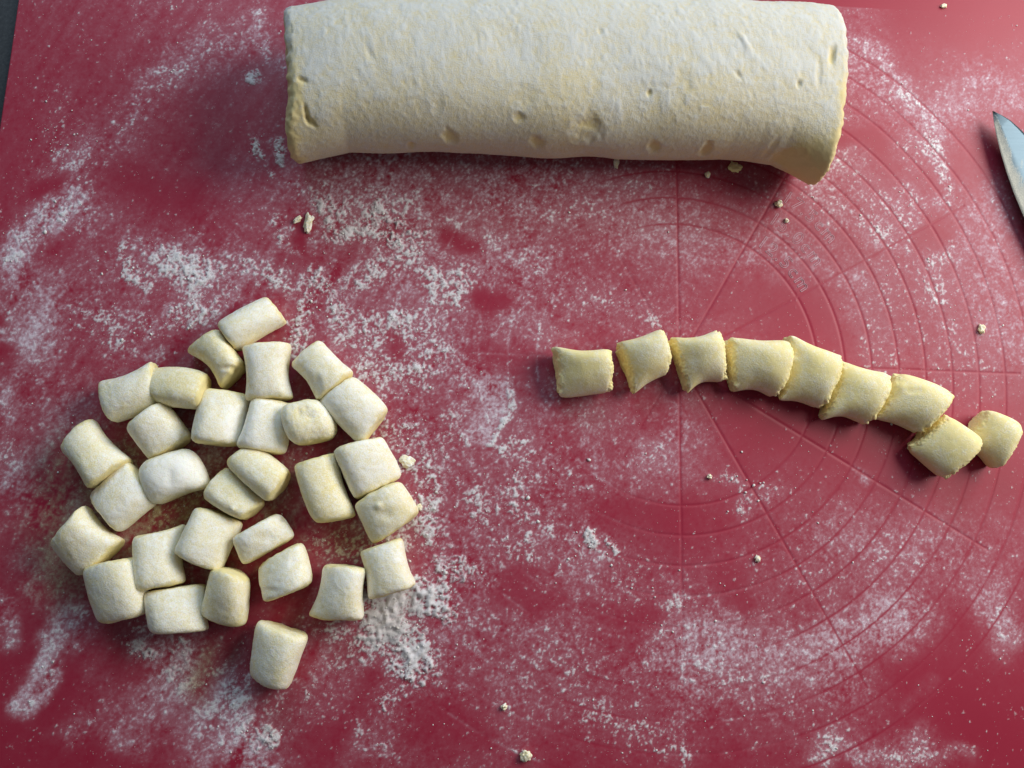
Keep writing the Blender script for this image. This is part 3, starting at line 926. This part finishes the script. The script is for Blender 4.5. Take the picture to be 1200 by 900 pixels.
    me = mesh_np('dough_roll', co - org, faces, {'flour': fa})
    o = link('dough_roll', me, M_ROLL, None, org)
    tag(o, 'long thick roll of floured pale dough lying across the top of the red mat', 'dough roll')
    return o


roll = dough_roll()
# ------------------------------------------------------------------ crumbs
def lump(seed, rx, ry, rz, n=12):
    p, f = cube_sphere(n, n, n)
    p = p / np.linalg.norm(p, axis=1)[:, None]
    d = 1 + 0.38 * fbm(p + seed, 1.7, 3, seed) 
    p = p * d[:, None] * np.array([rx, ry, rz])
    p[:, 2] = np.maximum(p[:, 2], -0.55 * rz) + 0.5 * rz
    return p, f


CRUMBS = [
    (361, 263, 5, 12, 4, 10, .55, M_PILE, 'pale flaky dough crumb with a curled edge, in flour between roll and pile'),
    (349, 258, 3, 6, 3, 50, .5, M_PILE, 'small dough sliver just left of the curled flaky crumb'),
    (1149, 386, 4, 6, 4, 5, .4, M_PILE, 'oval dough crumb alone on the measuring circles at the right'),
    (912, 240, 4, 4, 4, 0, .5, M_PILE, 'round dough crumb left of the roll corner, on the measuring circles'),
    (921, 259, 2.5, 2.5, 3, 0, .6, M_PILE, 'tiny round crumb next to the moulded size numbers'),
    (616, 885, 6, 6, 5, 0, .4, M_PILE, 'largest round dough crumb at the bottom edge of the mat'),
    (591, 828, 3.2, 3.2, 3, 0, .6, M_PILE, 'little round crumb above the one at the bottom edge'),
    (829, 205, 3, 4, 3, 0, .5, M_PILE, 'small crumb in the shadow below the roll'),
    (861, 197, 8, 6, 3, 10, .0, M_ROW, 'flat yellow dough scrap under the lower edge of the roll'),
    (722, 191, 3, 6, 3, 0, .6, M_PILE, 'thin pale dough sliver poking out under the middle of the roll'),
    (478, 541, 8, 6, 3, 20, .6, M_PILE, 'flat dough crumb beside the right edge of the gnocchi pile'),
    (491, 594, 3, 4, 3, 0, .6, M_PILE, 'tiny crumb touching the rightmost gnocchi of the pile'),
    (1105, 8, 4, 3, 3, 0, .5, M_PILE, 'small pale crumb at the top edge right of the roll'),
    (831, 559, 3, 2.5, 3, 0, .6, M_PILE, 'small round crumb below the middle of the curved row'),
    (887, 655, 3, 4, 3, 0, .6, M_PILE, 'small crumb lying on bare red mat in the lower right half'),
]
for i, (x, y, rx, ry, rz, an, fl, m, lab) in enumerate(CRUMBS):
    p, f = lump(900 + i * 3, rx * MPP, ry * MPP, rz * MPP)
    me = mesh_np('dough_crumb', p, [f], {'flour': np.clip(fl + 0.3 * fbm(p, 900, 2, i), 0, 1)})
    o = link('dough_crumb', me, m, None, at(x, y, 0.0))
    o.rotation_euler[2] = -math.radians(an)
    tag(o, lab, 'crumb', 'stray dough crumbs on the mat')


# ------------------------------------------------------------------ loose flour: grains and clumps as real specks
def loose_flour():
    ny, nx = GX.shape
    w = np.clip(GRAIN, 0, 1.1) ** 1.7 * (0.15 + GCOV) + 0.006
    w = w[5:-6, :-6]
    w = (w / w.sum()).ravel()
    cdf = np.cumsum(w)
    OCT = np.array([(1, 0, 0), (-1, 0, 0), (0, 1, 0), (0, -1, 0), (0, 0, 1), (0, 0, -1)], float)
    OF = np.array([(0, 2, 4), (2, 1, 4), (1, 3, 4), (3, 0, 4), (2, 0, 5), (1, 2, 5), (3, 1, 5), (0, 3, 5)])
    t = (1 + 5 ** .5) / 2
    ICO = np.array([(-1, t, 0), (1, t, 0), (-1, -t, 0), (1, -t, 0), (0, -1, t), (0, 1, t), (0, -1, -t), (0, 1, -t), (t, 0, -1), (t, 0, 1), (-t, 0, -1), (-t, 0, 1)], float)
    ICO /= np.linalg.norm(ICO[0])
    IF = np.array([(0, 11, 5), (0, 5, 1), (0, 1, 7), (0, 7, 10), (0, 10, 11), (1, 5, 9), (5, 11, 4), (11, 10, 2), (10, 7, 6), (7, 1, 8),
                   (3, 9, 4), (3, 4, 2), (3, 2, 6), (3, 6, 8), (3, 8, 9), (4, 9, 5), (2, 4, 11), (6, 2, 10), (8, 6, 7), (9, 8, 1)])
    cos, fcs, off = [], [], 0

    def scatter(n, base, bf, size, extra=None):
        nonlocal off
        k = np.searchsorted(cdf, rng.random(n))
        k = np.clip(k, 0, len(w) - 1)
        i, j = np.divmod(k, nx - 6)
        i = i + 5
        x = GX[i, j] + rng.uniform(-.5, .5, n) * 0.0006
        y = GY[i, j] + rng.uniform(-.5, .5, n) * 0.0006
        z = GZ[i, j]
        if extra is not None:
            x, y, z, size = (np.concatenate([u, v]) for u, v in zip((x, y, z, size), extra))
            n = len(x)
        a = rng.uniform(0, 2 * math.pi, n)
        v = base[None] * (1 + rng.uniform(-.38, .38, (n, len(base), 1)))
        v = v * (size[:, None] * np.stack([rng.uniform(.85, 1.25, n), rng.uniform(.75, 1.1, n), rng.uniform(.5, .85, n)], 1))[:, None, :]
        ca, sa = np.cos(a)[:, None], np.sin(a)[:, None]
        vx = v[..., 0] * ca - v[..., 1] * sa
        vy = v[..., 0] * sa + v[..., 1] * ca
        co = np.stack([vx + x[:, None], vy + y[:, None], v[..., 2] + (z + size * .3)[:, None]], -1).reshape(-1, 3)
        f = (bf[None] + (np.arange(n) * len(base))[:, None, None]).reshape(-1, 3) + off
        off += len(co)
        cos.append(co)
        fcs.append(f)
    scatter(34000, OCT, OF, rng.lognormal(math.log(0.000085), 0.35, 34000))
    # clumps near the heaps, plus a few placed scatters
    ex = []
    for (x, y, s, n, big) in ((70, 155, 34, 60, .00050), (140, 310, 24, 30, .0005), (150, 385, 30, 40, .00045), (480, 770, 26, 40, .0008), (500, 700, 22, 30, .0008),
                              (690, 636, 18, 26, .0008), (870, 575, 24, 26, .0006), (430, 265, 50, 60, .0006), (365, 345, 26, 40, .0007), (600, 590, 60, 60, .0005),
                              (680, 560, 40, 30, .0005), (980, 600, 90, 40, .0004), (330, 857, 8, 14, .0008), (330, 820, 60, 40, .0005), (215, 315, 40, 40, .0005),
                              (30, 260, 20, 16, .0007), (310, 175, 16, 16, .0008), (520, 760, 60, 40, .0005), (1060, 210, 50, 40, .0004), (1110, 330, 50, 40, .0004),
                              (870, 760, 80, 60, .00045), (800, 700, 90, 40, .00045), (365, 530, 10, 5, .0012), (345, 540, 6, 3, .001), (470, 450, 60, 60, .0006)):
        for _ in range(int(n * .6)):
            p = at(x + rng.normal() * s * .6, y + rng.normal() * s * .6)
            ex.append((p.x, p.y, 0.0, big * float(np.exp(rng.normal() * .5 - 1.0))))
    ex = np.array(ex).T
    scatter(900, ICO, IF, rng.lognormal(math.log(0.00024), 0.38, 900), ex)
    me = mesh_np('loose_flour', np.concatenate(cos), [np.concatenate(fcs)], None, smooth=True)
    o = link('loose_flour', me, M_GRAIN)
    tag(o, 'loose white flour grains and clumps scattered over the red mat', 'flour', None, 'stuff')


loose_flour()


# ------------------------------------------------------------------ knife
def knife():
    zb = 0.0058
    edge = [(1163, 130), (1165, 145), (1168, 160), (1173, 180), (1180, 203), (1188, 226), (1198, 250), (1212, 280), (1230, 315), (1252, 355), (1280, 402)]
    spine = [(1164, 130), (1174, 136), (1184, 143), (1193, 151), (1203, 161), (1217, 177), (1233, 198), (1252, 226), (1276, 262), (1300, 303), (1326, 350)]
    E = np.array([at(x, y, zb)[:] for x, y in edge])
    S = np.array([at(x, y, zb + .0006)[:] for x, y in spine])
    m = 90
    t0 = np.linspace(0, 1, len(E))
    t = np.linspace(0, 1, m)
    Ei = np.stack([np.interp(t, t0, E[:, k]) for k in range(3)], 1)
    Si = np.stack([np.interp(t, t0, S[:, k]) for k in range(3)], 1)
    root_p = at(1300, 380, 0)
    rows, fl = [], []
    nW = 14
    for j in range(nW + 1):
        q = j / nW
        r = Ei * (1 - q) + Si * q
        th = 0.0008 * min(1, q / 0.35) * np.minimum(1, t * 6)
        r = r.copy()
        r[:, 2] += th
        rows.append(r)
        n = fbm(r, 260, 3, 8)
        fl.append(np.clip(sstep(0.03, 0.16, t) * (1.15 - q * 3.0) + 0.45 * n * (q < .55), 0, 1))
    for j in range(nW, -1, -1):
        q = j / nW
        r = Ei * (1 - q) + Si * q
        r = r.copy()
        r[:, 2] -= 0.0008 * min(1, q / 0.35) * np.minimum(1, t * 6) + 0.00005
        rows.append(r)
        fl.append(np.zeros(m))
    co = np.array(rows)                    # (rows, m, 3)
    nr = len(rows)
    idx = np.arange(nr * m).reshape(nr, m)
    q = np.stack([idx[:, :-1], np.roll(idx, -1, 0)[:, :-1], np.roll(idx, -1, 0)[:, 1:], idx[:, 1:]], -1).reshape(-1, 4)
    root = bpy.data.objects.new('knife', None)
    root.location = (root_p.x, root_p.y, 0)
    COL.objects.link(root)
    tag(root, 'pointed steel knife with flour along its edge, entering at the right border', 'knife')
    org = np.array(root.location[:])
    me = mesh_np('blade', co.reshape(-1, 3) - org, [q[:, ::-1]], {'flour': np.concatenate(fl)})
    link('blade', me, make_steel(), root)
    # handle continues outside the picture
    p, f = cube_sphere(24, 10, 10)
    rr = (np.abs(p[:, 1]) ** 3 + np.abs(p[:, 2]) ** 3) ** (1 / 3)
    rr = (rr ** 8 + np.abs(p[:, 0]) ** 8) ** (1 / 8)
    p = p / rr[:, None]
    d = (at(1303, 376, zb) - at(1163, 130, zb)).xy.normalized()
    L = 0.05
    c = at(1303, 376, zb).xy + d * (L - 0.002)
    wv = 0.0105 * (1 + 0.12 * np.cos(p[:, 0] * 3))
    hx = np.stack([c[0] + d[0] * p[:, 0] * L - d[1] * p[:, 1] * wv, c[1] + d[1] * p[:, 0] * L + d[0] * p[:, 1] * wv, zb + p[:, 2] * 0.0056], 1)
    m2, nt, b = nodes_of('black_handle')
    nt.links.new(mix_col(nt, noise_tex(nt, 200), (0.012, 0.012, 0.012), (0.03, 0.03, 0.03)), b.inputs['Base Color'])
    b.inputs['Roughness'].default_value = 0.45
    me = mesh_np('handle', hx - org, [f], None)
    link('handle', me, m2, root)


knife()
print('TRIS', sum(sum(len(p.vertices) - 2 for p in o.data.polygons) if len(o.data.polygons) < 3e5 else len(o.data.polygons) * 2 for o in bpy.data.objects if o.type == 'MESH'))
